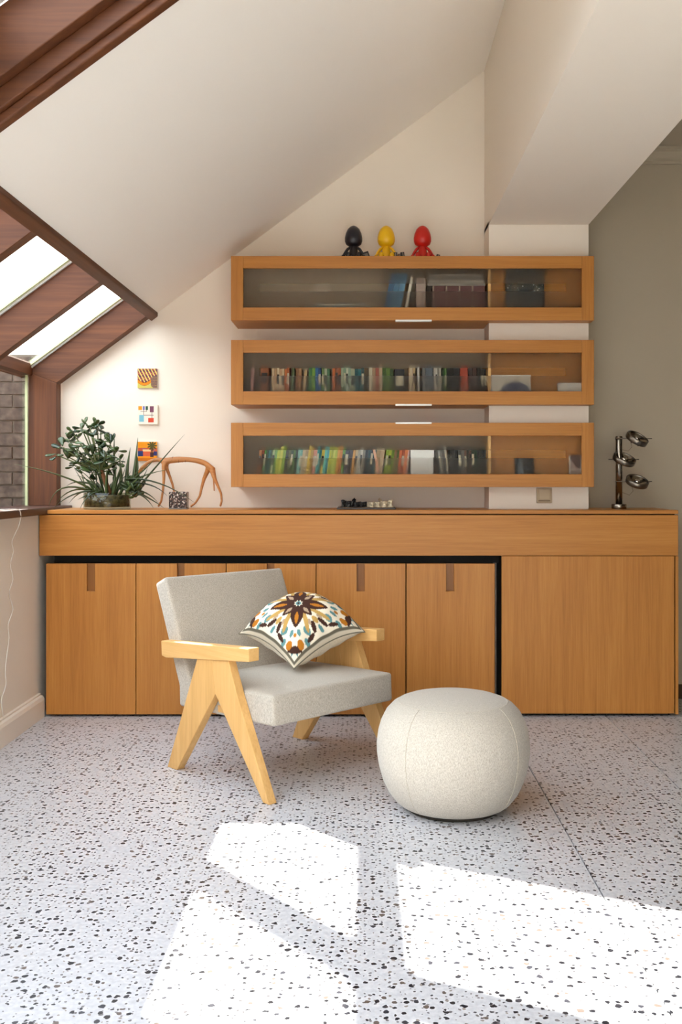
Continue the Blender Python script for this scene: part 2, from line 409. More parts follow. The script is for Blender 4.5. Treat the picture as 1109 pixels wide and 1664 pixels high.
# ------------------------------------------------------------------ sideboard
ZT, ZTB, ZF1, ZF0, ZD = Z(829, DC), Z(835.2, DC), Z(837, DC), Z(903, DC), Z(916, DC)
ct = thing('countertop', 'long oak worktop with deep horizontal front box running the whole wall', 'countertop', (0, 4.95, ZF0))
part('top_board', MB().box(X(70, DC), X(1103, DC), DC, DW-.002, ZTB, ZT), oak_x, ct, bevel=.002)
part('front_box', MB().box(-1.57, X(1103, DC), DC, DW-.003, ZF0, ZF1), oak_x, ct, bevel=.002)
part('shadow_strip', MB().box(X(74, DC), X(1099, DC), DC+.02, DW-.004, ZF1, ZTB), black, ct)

cb = thing('base_cabinet', 'wide oak base cabinet with five slot-handled doors under the worktop', 'cabinet', (-.45, 4.95, 0))
x0c, x1c = X(75, DC), X(815, DC)
part('carcass', MB().box(x0c+.004, X(806, DC), DC+.024, DW-.01, .03, ZD-.004).box(x0c+.01, x1c, DC+.09, DW-.01, ZD-.004, ZF0-.001), black, cb)
part('plinth', MB().box(x0c+.01, X(804, DC), DC+.05, DW-.02, 0, .03), black, cb)
edges = [(75, 220.4), (221.6, 367.2), (368.6, 513.4), (514.6, 659.4), (661, 804.5)]
slots = [(141, 154.5), (288, 300), (434, 446), (580, 593), (725.5, 738.5)]
zs = Z(961, DC)
for (a, b), (sa, sb_) in zip(edges, slots):
    A, B, p, q = X(a, DC), X(b, DC), X(sa, DC), X(sb_, DC)
    d = part('door', MB().prism([(A, .012), (B, .012), (B, ZD), (q, ZD), (q, zs), (p, zs), (p, ZD), (A, ZD)], DC, DC+.022), oak_z, cb, bevel=.0012)
    part('handle_slot', MB().box(p-.004, q+.004, DC+.0205, DC+.0235, zs-.004, ZD), oak_shaded, d)
cb2 = thing('base_cabinet', 'plain oak base cabinet with one wide flush door at right end', 'cabinet', (1.08, 4.95, 0))
part('carcass', MB().box(X(817, DC), X(1096, DC), DC+.024, DW-.01, .03, ZF0-.004), black, cb2)
part('plinth', MB().box(X(820, DC), X(1094, DC), DC+.05, DW-.02, 0, .03), black, cb2)
part('door', MB().box(X(816, DC), X(1096.6, DC), DC, DC+.022, .016, Z(903.8, DC)), oak_z, cb2, bevel=.0015)
part('side_panel', MB().box(X(1098.6, DC), X(1103.5, DC), DC+.002, DW-.01, .012, ZF0-.003), oak_z, cb2, bevel=.0015)

# ------------------------------------------------------------------ three glazed wall cabinets
PX0, PX1 = 375.5, 966
def cab(ytop, ybot, iy0, iy1, by0, by1, label, pull):
    z1, z0 = Z(ytop, DSH), Z(ybot, DSH); a, b = X(PX0, DSH), X(PX1, DSH)
    xi0, xi1, zi1, zi0 = X(395.5, DSH), X(946, DSH), Z(iy0, DSH), Z(iy1, DSH)
    t = thing('wall_cabinet', label, 'cabinet', ((a+b)/2, DSH, z0))
    y0, y1 = DSH, DSH+.022
    part('bottom_rail', MB().box(xi0-.0005, xi1+.0005, y0, y1, z0, zi0), oak_x, t, bevel=.001)
    part('top_rail', MB().box(xi0-.0005, xi1+.0005, y0, y1, zi1, z1), oak_x, t, bevel=.001)
    part('stile', MB().box(a, xi0-.001, y0, y1, z0, z1), oak_z, t, bevel=.001)
    part('stile', MB().box(xi1+.001, b, y0, y1, z0, z1), oak_z, t, bevel=.001)
    xs = XE-.004                                    # the deep part stops at the column
    th = .018
    for nm, bx in (('top_panel', (a, xs, y1+.001, DW-.002, z1-th, z1)), ('bottom_panel', (a, xs, y1+.001, DW-.002, z0, z0+th))):
        part(nm, MB().box(*bx), oak_x, t)
    part('side_panel', MB().box(a, a+th, y1+.001, DW-.002, z0+th, z1-th), oak_y, t)
    part('side_panel', MB().box(b-th, b, y1+.001, DCOL-.002, z0+th, z1-th), oak_y, t)
    part('top_panel', MB().box(xs, b, y1+.001, DCOL-.002, z1-th, z1), oak_x, t)
    part('bottom_panel', MB().box(xs, b, y1+.001, DCOL-.002, z0, z0+th), oak_x, t)
    part('divider', MB().box(X(793, DSH+.03), X(797.5, DSH+.03), DSH+.0125, DW-.004, z0+th, z1-th), beech, t)
    part('back_panel', MB().box(a+th, xs-.02, DW-.02, DW-.003, z0+th, z1-th), mat('grey_cabinet_back', lin(196,180,156), .7), t)
    part('back_panel', MB().box(xs+.012, b-th, DCOL-.014, DCOL-.003, z0+th, z1-th), oak_x, t)
    # frosted pane with a clear stripe
    g0, g1 = Z(by1, DSH+.01), Z(by0, DSH+.01); s0, s1 = X(421.5, DSH+.01), X(920, DSH+.01)
    yg = DSH+.010
    fr = MB()
    for (u0, u1, v0, v1) in ((xi0, xi1, zi0, g0), (xi0, xi1, g1, zi1), (xi0, s0, g0, g1), (s1, xi1, g0, g1)):
        fr.add([(u0, yg, v0), (u1, yg, v0), (u1, yg, v1), (u0, yg, v1)], [(0, 1, 2, 3)])
    part('frosted_pane', fr, frost, t)
    part('clear_stripe', MB().add([(s0, yg, g0), (s1, yg, g0), (s1, yg, g1), (s0, yg, g1)], [(0, 1, 2, 3)]), clear_glass, t)
    zp = z0 if pull == 'bottom' else z1
    part('pull', MB().box(X(643, DSH), X(702, DSH), DSH-.004, DSH+.02, zp-.006, zp+.003), pull_m, t, bevel=.001)
    return z0+th, z1-th
zA = cab(416, 520.6, 436, 499.5, 461, 473.5, 'topmost oak wall cabinet with frosted glass and blue leaning books inside', 'bottom')
zB = cab(552.5, 657.5, 573, 636, 598, 611, 'middle oak wall cabinet with frosted glass front and mixed books', 'bottom')
zC = cab(687, 791.5, 708, 770.5, 731.5, 744.5, 'lowest oak wall cabinet with frosted glass front, just above the worktop', 'top')

# ------------------------------------------------------------------ books behind the glass
pages_m = mat('paper_pages', lin(222,212,190), .9)
_bm = {}
def bookmat(c):
    if c not in _bm: _bm[c] = mat('book_cover_'+c, lin(c), .6)
    return _bm[c]
ORD = ['first','second','third','fourth','fifth','sixth','seventh','eighth','ninth','tenth','eleventh','twelfth','thirteenth','fourteenth','fifteenth','sixteenth','seventeenth','eighteenth','nineteenth','twentieth']
TENS = {20:'twenty', 30:'thirty', 40:'forty', 50:'fifty', 60:'sixty', 70:'seventy', 80:'eighty', 90:'ninety'}
def ordinal(n):
    if n <= 20: return ORD[n-1]
    if n % 10 == 0: return TENS[n][:-1]+'ieth'
    return TENS[n//10*10]+'-'+ORD[n % 10-1]
def book(x0, x1, z0, h, dep, y0, c, lean, label, group, stripe=None):
    wd = max(x1-x0, .004); t = min(.0022, wd*.2)
    o = MB().box(0, wd, 0, t, 0, h).box(0, t, t, dep, 0, h).box(wd-t, wd, t, dep, 0, h)
    if stripe:
        o.mi = 1; o.box(wd*.12, wd*.88, -.0006, 0, h*.5, h*.8); o.mi = 0
    m = [bookmat(c)]+([bookmat(stripe)] if stripe else [])
    b = link('book', o.mesh('book', m), None, (x0, y0, z0+(max(0, wd*math.sin(-lean)) if lean < 0 else 0) if lean <= 0 else z0+0, ), (0, lean, 0))
    if lean > 0: b.location.z = z0+wd*math.sin(lean)
    tag(b, label, 'book', group)
    local('pages', MB().box(t, wd-t, t, dep-.002, .002, h-.002), pages_m, b)
    return b
def book_row(items, z0, shelf, group, ymin, hs):
    YB = DSH+.095
    for i, (a, b, c, word, lean, h) in enumerate(items):
        xa, xb = X(a, YB), X(b, YB)
        st = random.choice(['CFC4A8', '2A2622', None, None, None])
        book(xa+.0004, xb-.0004, z0+.0005, h*(hs+random.uniform(-.01, .012)), .115+random.uniform(0, .025), YB+random.uniform(0, .012), c, lean,
             f'{word} book, {ordinal(i+1)} from the left in the {shelf} glazed cabinet', group, st)
def expand(rows, base, sc):
    out = []
    for z0, z1, n, cols, word, *r in rows:
        lean = r[0] if r else 0; h = r[1] if len(r) > 1 else 1
        for k in range(n):
            out.append((base+(z0+(z1-z0)*k/n)/sc, base+(z0+(z1-z0)*(k+1)/n)/sc, cols[k % len(cols)], word[k % len(word)] if isinstance(word, list) else word, lean, h))
    return out
LN = .12
rowC = expand([
 (183,200,1,['B06A2A'],'orange-brown',LN), (200,214,1,['8A3E1E'],'rust',LN), (214,226,1,['4E8A3A'],'green',LN),
 (226,262,3,['2E4A2C','2F6A66','36502E'],['dark green','teal','dark green'],LN), (262,290,2,['B8C890','6E9A4A'],['pale green','leaf green'],LN),
 (290,340,3,['B9C43A','D0D050','8FAE34'],['lime','yellow-green','lime'],LN), (340,370,2,['44421E','5A5A2A'],'dark olive',LN),
 (370,410,3,['33482A','5A7A34','24301E'],['dark green','moss green','blackish green'],LN), (410,436,2,['8FC0B4','6FA8A0'],'pale teal',LN),
 (436,470,2,['CDB890','A98F66'],['beige','tan'],LN), (470,500,2,['D8B83A','B08A2A'],['yellow','ochre'],LN), (500,522,1,['D8947A'],'salmon',LN),
 (522,548,2,['3FA09A','2A7A78'],'teal',LN), (548,566,1,['E0C84A'],'yellow',LN), (566,592,2,['5AC0B4','3E9AA0'],'turquoise',LN),
 (592,640,4,['C8CC3C','A8B42E','D4D85A','B4C43C'],['lime','lime','yellow-green','lime'],LN), (640,670,2,['D8982E','C87A28'],'amber',LN), (670,686,1,['6A9A3C'],'green',LN),
 (686,730,2,['4A4448','3A3438'],'charcoal',LN), (730,760,2,['D09848','C8B088'],['amber','beige'],LN), (760,802,3,['A8A090','C0BCB0','8A8474'],'grey',LN),
 (802,866,4,['1E1C1E','26484A','141416','2A6468'],['black','dark teal','black','dark teal'],LN), (866,914,2,['B8A080','C8B090'],['tan','beige'],LN), 
 (922,972,3,['8AA428','A8B83A','6E8A24'],'lime',LN), (972,1000,2,['8A6A3A','5E6A34'],['brown','olive'],LN), (1000,1050,3,['C8602E','A84A22','D8783A'],'orange',LN), (1050,1059,1,['D8A8A0'],'pink',LN)], 364.0, 3.577)
rowC2 = expand([(183,198,1,['1C1A18'],'black',-.1), (198,222,2,['8A8A86','5E5C58'],'grey',-.1), (222,236,1,['403A36'],'dark brown',-.1), (236,247,1,['B8B4A8'],'pale grey',-.1),
 (250,292,3,['161616','2A2422','161616'],'black',0), (294,330,2,['4A4A48','6A6660'],'grey',0), (330,370,3,['6A4A3A','34302C','5A3A2E'],'brown',0),
 (370,402,2,['16301E','1E3A26'],'dark green',0), (402,440,3,['141412','2A2A1A','161814'],'black',0), (440,456,1,['2A2622'],'dark brown',0)], 660, 3.466)
rowB = expand([(192,238,1,['9A5A34'],'wide terracotta',0), (258,330,5,['D8BE98','C8A078','E0CCA8','D0A880','DCC49C'],'cream',0), (330,360,2,['C8743A','B8602E'],'orange',0),
 (361,376,1,['5A6A3A'],'olive',.07), (396,430,2,['8A5A34','A87A4A'],'brown',0), (431,447,1,['C8A878'],'tan',.09,.9), (472,510,2,['3E7A3A','7AA83A'],'green',0), (510,545,2,['2E6AA0','1E4A7A'],'blue',0),
 (547,595,3,['6A8A4A','B8C0A0','4A7A52'],['moss green','pale green','green'],0), (610,626,1,['C86A34'],'orange',0), (626,660,2,['8A4A2A','A85A34'],'rust',0), (660,716,4,['B8C8A8','8AA88A','D0D8C0','98B098'],'pale green',0),
 (716,740,1,['A8B090'],'sage',0), (740,796,3,['1E5A60','26707A','16444A'],'teal',0), (822,842,1,['D8CCB0'],'cream',0), (842,900,3,['B89A78','A85A4A','C8B090'],['tan','red','beige'],0),
 (902,966,3,['4A6A2E','6A8A3A','38521E'],'green',0), (970,1030,1,['24262E'],'wide blue-black',0), (1058,1076,1,['D8C8A8'],'cream',0), (1076,1090,1,['B8A080'],'tan',0)], 370, 3.577)
rowB2 = expand([(15,52,3,['B8946A','C8A0A0','D0B88A'],['tan','pink','beige'],0), (64,76,1,['D8D4CC'],'white',0), (92,110,1,['7A7A78'],'grey',0), (110,152,1,['6A727A'],'wide slate grey',0), (156,200,4,['B0AAA0','D8D4C8','8A867A','C0BCB0'],'pale grey',0),
 (206,230,2,['2E4A24','4A7A34'],'green',0), (231,304,2,['121212','1A1816'],'black',0), (307,350,1,['B84A2E'],'wide red-orange',0), (352,400,2,['3A2620','4A302A'],'dark brown',0), (402,456,3,['101010','1E1C1A','141210'],'black',0)], 660, 3.466)
book_row(rowC+rowC2, zC[0], 'lowest', 'books in the lowest glazed cabinet', 421, .178)
book_row(rowB+rowB2, zB[0], 'middle', 'books in the middle glazed cabinet', 421, .178)
YB = DSH+.05
def box_thing(name, x0, x1, z0, z1, y0, y1, mats, label, cat, lean=0, group=None, bevel=.002, lid=None):
    o = link(name, MB().box(0, x1-x0, 0, y1-y0, 0, z1-z0).mesh(name, mats), None, (x0, y0, z0), (0, lean, 0), bevel=bevel)
    if lean > 0: o.location.z += (x1-x0)*math.sin(lean)
    tag(o, label, cat, group); return o
YB = DSH+.07
b = box_thing('white_box', X(668, YB), X(704.5, YB), zC[0], zC[0]+.166, YB, YB+.12, mat('white_card', lin(240,240,236), .7), 'white box between the books of the lowest glazed cabinet', 'box')
local('lid', MB().box(-.0012, .1168, -.0012, .1212, .13, .1672), mat('white_lid', lin(244,244,240), .6), b)
book(X(408, YB), X(413, YB), zB[0], .17, .12, YB, 'B88A84', 0, 'slim pink book standing apart at left of the middle glazed cabinet', 'books in the middle glazed cabinet')
o = book(X(617, DSH+.03), X(621, DSH+.03), zC[0], .172, .006, DSH+.032, 'D8A080', -.2, 'thin salmon booklet leaning left in front of the books of the lowest glazed cabinet', 'books in the lowest glazed cabinet')
# top cabinet
YB = DSH+.026
g = 'books in the topmost glazed cabinet'
for k, (a, b_, c) in enumerate(((622, 630.5, '3E5E7E'), (631, 639.5, '4A7290'), (640, 648.5, '5A86A4'))):
    book(X(a, YB), X(b_, YB), zA[0], .222, .14, YB+.004, c, .2, f'tall blue leaning book, {ORD[k]} of three in the topmost glazed cabinet', g)
for k, (a, b_, c, wd) in enumerate(((655, 659, 'E0D8C8', 'thin ivory leaning'), (677, 692, 'A89488', 'wide pinkish grey'))):
    book(X(a, YB), X(b_, YB), zA[0], .205-.01*k, .14, YB, c, .2-.2*k, f'{wd} book beside the blue books of the topmost glazed cabinet', g)
for k in range(4):
    xa = X(703.5+k*21.3, YB); wv = 21*YB/F
    o = book(xa, xa+wv-.0008, zA[0], .158, .15, YB, '5A2E2C', 0, f'burgundy bound volume with pale ribbed edge, {ORD[k]} of four from the left', 'bound volumes in the topmost glazed cabinet')
    local('spine_band', MB().box(.0, .007, -.0012, 0, 0, .158), bookmat('A08A78'), o); local('spine_band', MB().box(.02, .056, -.001, 0, .095, .115), bookmat('6E3E38'), o)
for k in range(4):
    z = zA[0]+.1592+k*.0145
    o = link('ring_binder', MB().box(0, .29-.01*k, 0, .003, 0, .013).box(0, .29-.01*k, .003, .15, 0, .002).box(0, .29-.01*k, .003, .15, .011, .013).mesh('ring_binder', bookmat(('8A8278','A49C90','7A746C','968E84')[k])), None, (X(695, YB)+.004*k, YB+.004, z))
    tag(o, f'grey binder lying flat above the burgundy volumes, {ORD[k]} from below', 'binder', 'binders lying on the burgundy volumes')
    local('paper', MB().box(.002, .286-.01*k, .003, .147, .002, .011), pages_m, o)
for k in range(5):
    c_ = ('5A6670', '66747E', '56626C', '6C7A86', '5E7084')[k]; wd = .31-.012*k
    o = link('album', MB().box(0, wd, 0, .12, 0, .003).box(0, wd, 0, .12, .011, .014).box(0, wd, .117, .12, .003, .011).mesh('album', bookmat(c_)), None, (X(498+3*k, YB), YB, zA[0]+.0143*k))
    tag(o, f'blue-grey album lying flat in the topmost cabinet, {ORD[k]} from below', 'album', 'albums lying in the topmost cabinet')
    local('paper', MB().box(.002, wd-.002, .002, .117, .003, .011), pages_m, o)
# things in the shallow right-hand compartments
art = mat('dark_speckled_print', lin(30,32,30), .5)
nb = nd(art, 'ShaderNodeTexVoronoi', Scale=70.0); lk(art, coords(art, rnd=False), nb.inputs['Vector'])
n2 = nd(art, 'ShaderNodeTexNoise', Scale=14.0, Detail=3.0); lk(art, coords(art, rnd=False), n2.inputs['Vector'])
r1 = ramp(art, nb.outputs['Distance'], [(.12, lin(235,235,228)), (.3, lin(28,32,30))]); r2 = ramp(art, n2.outputs['Fac'], [(.45, lin(24,28,27)), (.62, lin(112,92,66))])
mx = nd(art, 'ShaderNodeMix', data_type='RGBA'); mx.inputs[0].default_value = .45; lk(art, r1.outputs[0], mx.inputs[6]); lk(art, r2.outputs[0], mx.inputs[7]); lk(art, mx.outputs[2], bsdf(art).inputs['Base Color'])
YR = DSH+.016
o = box_thing('art_print', X(822.5, YR), X(885, YR), zA[0], Z(437, YR), YR, YR+.012, art, 'dark speckled picture board standing in right part of the topmost cabinet', 'picture')
local('backing', MB().box(-.001, .1915, .012, .016, 0, .185), black, o)
def photo_card(name, a, b, z0, ztop, label, cols, n):
    Wd, Hd = X(b, YR)-X(a, YR), ztop-z0
    mb = MB(); N = 24
    mb.add([(Wd*i/N, 0, Hd*j/N) for i in range(N+1) for j in range(N+1)], [(i*(N+1)+j, (i+1)*(N+1)+j, (i+1)*(N+1)+j+1, i*(N+1)+j+1) for i in range(N) for j in range(N)])
    me = mb.mesh(name, print_tile); paint_attr(me, lambda c: cols(c.x/Wd, c.z/Hd))
    o = link(name, me, None, (a and X(a, YR), YR, z0)); tag(o, label, 'picture')
    local('backing', MB().box(0, Wd, .0004, .004, 0, Hd), mat('card_back', lin(214,206,190), .8), o); return o
def c_sea(u, v):
    if u < .02: return lin(30,44,90)
    d = (u-.62)**2/.12+(v-.3)**2/.16
    return lin(86,90,112) if d < 1 else (lin(150,150,152) if d < 1.35 else lin(208,200,186))
photo_card('picture_card', 798, 863, zB[0], Z(609.5, YR), 'pale card with a grey-blue rounded shape in the middle cabinet', c_sea, 1)
o = box_thing('small_white_box', X(907, YR), X(945, YR), zB[0], Z(622, YR), YR, YR+.03, mat('box_white', lin(214,208,198), .7), 'small white box in the right corner of the middle cabinet', 'box')
local('lid', MB().box(-.001, .1165, -.001, .031, .066, .0915), mat('box_lid', lin(226,222,214), .6), o)
o = MB().lathe([(0, 0), (.042, 0), (.044, .004), (.046, .078), (.043, .079), (.041, .008), (0, .008)], n=24)
o = link('dark_tumbler', o.mesh('dark_tumbler', mat('smoky_glass', lin(58,66,72), .2), True), None, (X(853.5, YR), DSH+.044, zC[0])); o.scale = (1.07, .5, 1.55)
tag(o, 'smoky dark tumbler in right part of the lowest cabinet', 'tumbler')
local('rim', MB().lathe([(.0425, .078), (.0465, .078), (.0465, .081), (.0425, .081), (.0425, .078)], n=24), black, o)
def c_strip(u, v):
    if u < .1 or u > .93 or abs(v-.5) < .03: return lin(222,212,198)
    return lin(120,92,88) if math.sin(u*9+v*13)+math.sin(v*17) > .2 else (lin(186,160,150) if u+v < 1.2 else lin(92,70,66))
photo_card('photo_strip', 925, 945, zC[0], Z(740, YR), 'narrow photo strip with two pictures in the lowest cabinet', c_strip, 2)

# ------------------------------------------------------------------ three plain figurines and the small things beside them
def figurine(px, col, label):
    D = 4.99; s = 57*D/F/.158
    t = thing('figurine', label, 'figurine', (X(px, D), D, zA[1]+.018), 0, 'seated plain figurines on the topmost cabinet'); t.scale = (s, s, s)
    m = mat('figurine_'+col[0], col[1], .38)
    b = MB().lathe([(0, 0), (.02, 0), (.0225, .01), (.021, .03), (.017, .055), (.012, .068), (0, .072)], n=18); local('body', b, m, t, True)
    h = MB().lathe([(0, .062), (.02, .064), (.034, .074), (.0395, .088), (.0395, .104), (.035, .124), (.027, .142), (.015, .1535), (.006, .1575), (0, .158)], n=20); local('head', h, m, t, True)
    for sx in (-1, 1):
        local('arm', MB().tube([(sx*.012, 0, .062), (sx*.027, -.002, .052), (sx*.037, -.006, .036), (sx*.044, -.012, .022)], [.006, .0065, .0065, .006], 10).ell((sx*.0455, -.014, .017), (.009, .009, .009)), m, t, True)
        local('leg', MB().tube([(sx*.013, -.005, .012), (sx*.02, -.03, .011), (sx*.024, -.052, .01)], [.011, .0105, .009], 10).ell((sx*.0245, -.056, .014), (.011, .009, .014)), m, t, True)
figurine(575, ('black', lin(30,30,38)), 'plain matt black seated figurine on the topmost cabinet')
figurine(628, ('yellow', lin(236,186,16)), 'plain yellow seated figurine between the black and red ones')
figurine(687, ('red', lin(196,34,24)), 'plain red seated figurine on the topmost cabinet')
zt_ = zA[1]+.018
o = box_thing('small_photo', X(591, 4.99), X(603, 4.99), zt_, zt_+.036, 4.97, 5.0, mat('frame_black', lin(28,26,26), .5), 'small black frame leaning beside the black figurine', 'frame', lean=-.35, bevel=.001)
local('picture', MB().box(.006, .031, -.001, .0, .006, .028), mat('grey_picture', lin(110,104,98), .5), o)
bc = mat('cell_black', lin(30,28,26), .5); bg_ = mat('cell_label', lin(170,164,154), .5)
for k, (a, wd, h, lab) in enumerate(((637.5, .026, .036, 'widest black block right of the yellow figurine'), (646.5, .012, .028, 'small greyish block between two black blocks'), (652, .02, .036, 'black block farthest right of the yellow figurine'), (708, .018, .024, 'black block beside the red figurine'))):
    o = box_thing('small_block', X(a, 4.97), X(a, 4.97)+wd, zt_, zt_+h, 4.955, 4.985, bc if k != 1 else mat('cell_brown', lin(112,92,80), .5), lab, 'block', lean=(0, 0, -.12, .25)[k], group='small dark blocks on the topmost cabinet', bevel=.001)
    local('stripe', MB().box(wd*.55, wd*.72, -.0008, 0, .003, h-.003), bg_, o)

# ------------------------------------------------------------------ printed tiles on the wall
def tile(a, b, y0, y1, label, fn):
    D = DW-.012; N = 96; Wd, Hd = X(b, D)-X(a, D), Z(y0, D)-Z(y1, D)
    t = thing('wall_tile', label, 'tile', (X(a, D), D, Z(y1, D)), 0, 'printed tiles hung one above another')
    local('tile_body', MB().box(0, Wd, .0006, .0115, 0, Hd), mat('tile_body', lin(226,214,194), .4), t, bevel=.001)
    mb = MB(); mb.add([(Wd*i/N, 0, Hd*j/N) for i in range(N+1) for j in range(N+1)], [(i*(N+1)+j, (i+1)*(N+1)+j, (i+1)*(N+1)+j+1, i*(N+1)+j+1) for i in range(N) for j in range(N)])
    me = mb.mesh('print', print_tile); paint_attr(me, lambda c: fn(c.x/Wd, c.z/Hd)); link('print', me, t)
def t1(u, v):
    wave = .42-.14*math.sin((u-.05)*5.2)
    if u > .68 and v < .62-.9*(u-.82)**2 and (u-.95)**2/.09+(v-.3)**2/.12 < 1: return [lin(66,52,78), lin(196,160,90), lin(120,70,72)][int(abs(math.sin(u*41)*2+math.cos(v*37)*2)) % 3]
    if v < wave-.17: return lin(190,180,92)
    if abs(v-(wave-.17)) < .015 or abs(v-wave) < .015: return lin(90,50,20)
    if v < wave and u < .72: return lin(232,128,24)
    k = (u*1.1+v*.55)*5.5
    if k % 1 < .3: return lin(232,206,110)
    return lin(128,62,60) if math.sin(v*46+u*20) > 0 else (lin(74,50,84) if math.sin(v*23) > .3 else lin(168,104,84))
def t2(u, v):
    for (a, b, c, d, col) in ((.02,.2,.73,.93,(226,140,30)), (.24,.34,.73,.93,(92,96,170)), (.38,.5,.73,.93,(40,84,66)), (.6,.8,.62,.93,(120,70,92)), (.06,.3,.13,.48,(120,180,196)), (.52,.8,.1,.33,(206,72,46))):
        if a < u < b and c < v < d: return lin(*col)
    if (abs(v-.47) < .012 and .2 < u < .8) or (abs(u-.7) < .01 and .3 < v < .62) or (abs(u-.29) < .01 and .47 < v < .73) or (abs(u-.43) < .01 and .65 < v < .73) or (abs(v-.66) < .01 and .12 < u < .45): return lin(70,58,52)
    return lin(232,220,206)
def t3(u, v):
    dx, dy = u-.74, v-.8; a = math.atan2(dy, dx)
    if dx*dx+dy*dy < .06*abs(math.cos(a*4.5))+.006 and v > .55: return lin(78,76,28)
    if abs(u-.73) < .03+.06*(v < .45) and .2 < v < .75: return lin(74,44,40)
    if .24 < v < .52 and u < .28: return lin(44,58,110)
    if .28 < v < .5 and u > .82: return lin(44,52,104)
    if .25 < v < .6 and .26 < u < .66: return lin(214,98,60) if v < .5 else lin(240,196,140)
    if .5 < v < .68: return lin(192,86,50) if math.sin(u*14) > -.2 else lin(170,90,90)
    if .16 < v < .25: return lin(238,150,20)
    return lin(230,146,22) if v > .2 else lin(212,118,28)
tile(223.5, 255.5, 599, 630.5, 'square tile with orange and purple wavy pattern, highest of three on wall', t1)
tile(224.5, 256.5, 658, 689.5, 'square cream tile with coloured rectangles and lines on the wall', t2)
tile(224, 255.5, 718, 749, 'square orange tile with a palm, lowest of three, behind the plant', t3)

# ------------------------------------------------------------------ socket on the column
so = thing('wall_socket', 'beige square switch plate on the column above the worktop', 'switch', (X(884.5, DCOL), DCOL, Z(805, DCOL)))
sm = mat('beige_plastic', lin(176,158,128), .45); r_ = .0387
local('plate', MB().box(-r_, r_, -.009, -.0005, -r_, r_), sm, so, bevel=.003)
local('rocker', MB().box(-.027, .027, -.013, -.009, -.02, .031), mat('beige_rocker', lin(186,168,138), .4), so, bevel=.002)
local('rim', MB().box(-.03, .03, -.0105, -.009, -.03, -.024), mat('rim_brown', lin(120,100,74), .5), so)

# ------------------------------------------------------------------ three-ring metal lamp
DL = 4.96
lp = thing('table_lamp', 'steel column lamp with three tilted ring reflectors at right end of worktop', 'lamp', (X(1006.5, DL), DL, ZT))
zl = lambda py: Z(py, DL)-ZT
local('base', MB().lathe([(0, 0), (.036, 0), (.037, .003), (.037, .021), (.036, .024), (.016, .025), (0, .025)], n=32), metal, lp, True, bevel=0)
local('pole', MB().lathe([(0, .024), (.0165, .024), (.0165, zl(709)-.002), (.0155, zl(709)), (0, zl(709))], n=28), metal, lp, True)
local('collar', MB().lathe([(.0166, zl(714)), (.019, zl(714)), (.019, zl(711)), (.0166, zl(711)), (.0166, zl(714))], n=24), metal_d, lp, True)
for (px, py, ra, rb, yo, tl) in ((1034, 713, 1000, 1058, -.0, .42), (1011.5, 746.5, 987, 1036, -.042, .3), (1034, 782.5, 998, 1058, -.0, .2)):
    xx = X(px, DL)-X(1006.5, DL); zz = zl(py)
    rod = local('rod', MB().tube([(X(ra, DL)-X(1006.5, DL), yo-.022 if yo == 0 else yo+.012, zz), (X(rb, DL)-X(1006.5, DL), yo-.022 if yo == 0 else yo+.012, zz)], .0022, 8), metal_d, lp, True)
    M = Matrix.Translation((xx, yo-.022 if yo == 0 else yo, zz)) @ Matrix.Rotation(tl, 4, 'Y') @ Matrix.Rotation(.46, 4, 'X')
    r1 = MB(); r1.M = M; r1.lathe([(.0555, -.014), (.0575, -.010), (.0575, .012), (.0545, .014), (.051, .012), (.051, .006)], n=36)
    ring = local('reflector_ring', r1, metal_d, lp, True)
    r2 = MB(); r2.M = M; r2.lathe([(.051, .008), (.042, -.002), (.028, -.012), (.012, -.016), (0, -.016)], n=32).lathe([(.0555, -.014), (.03, -.02), (.012, -.021), (0, -.021)], n=32)
    local('dish', r2, metal, ring, True)
    r3 = MB(); r3.M = M; r3.ell((0, 0, .0), (.014, .014, .012)); local('bulb_cap', r3, mat('chrome', lin(214,210,204), .1, 1), ring, True)
    r4 = MB(); r4.M = M
    for sx in (-.018, .02): r4.tube([(sx, -.01, -.019), (sx, -.01, -.031)], .0028, 8)
    local('contact_pin', r4, metal_d, ring, True)
    wv = MB(); p0 = M @ Vector((-.018, -.01, -.031)); xp = .0165 if xx > 0 else -.0165
    wv.tube([p0, p0+Vector((.006, .004, -.02)), p0+Vector((-.01, .012, -.04)), (xp if xx > .01 else .012, .0, zz-.055)], .0009, 6); local('wire', wv, mat('wire_brown', lin(92,78,60), .5), ring, True)

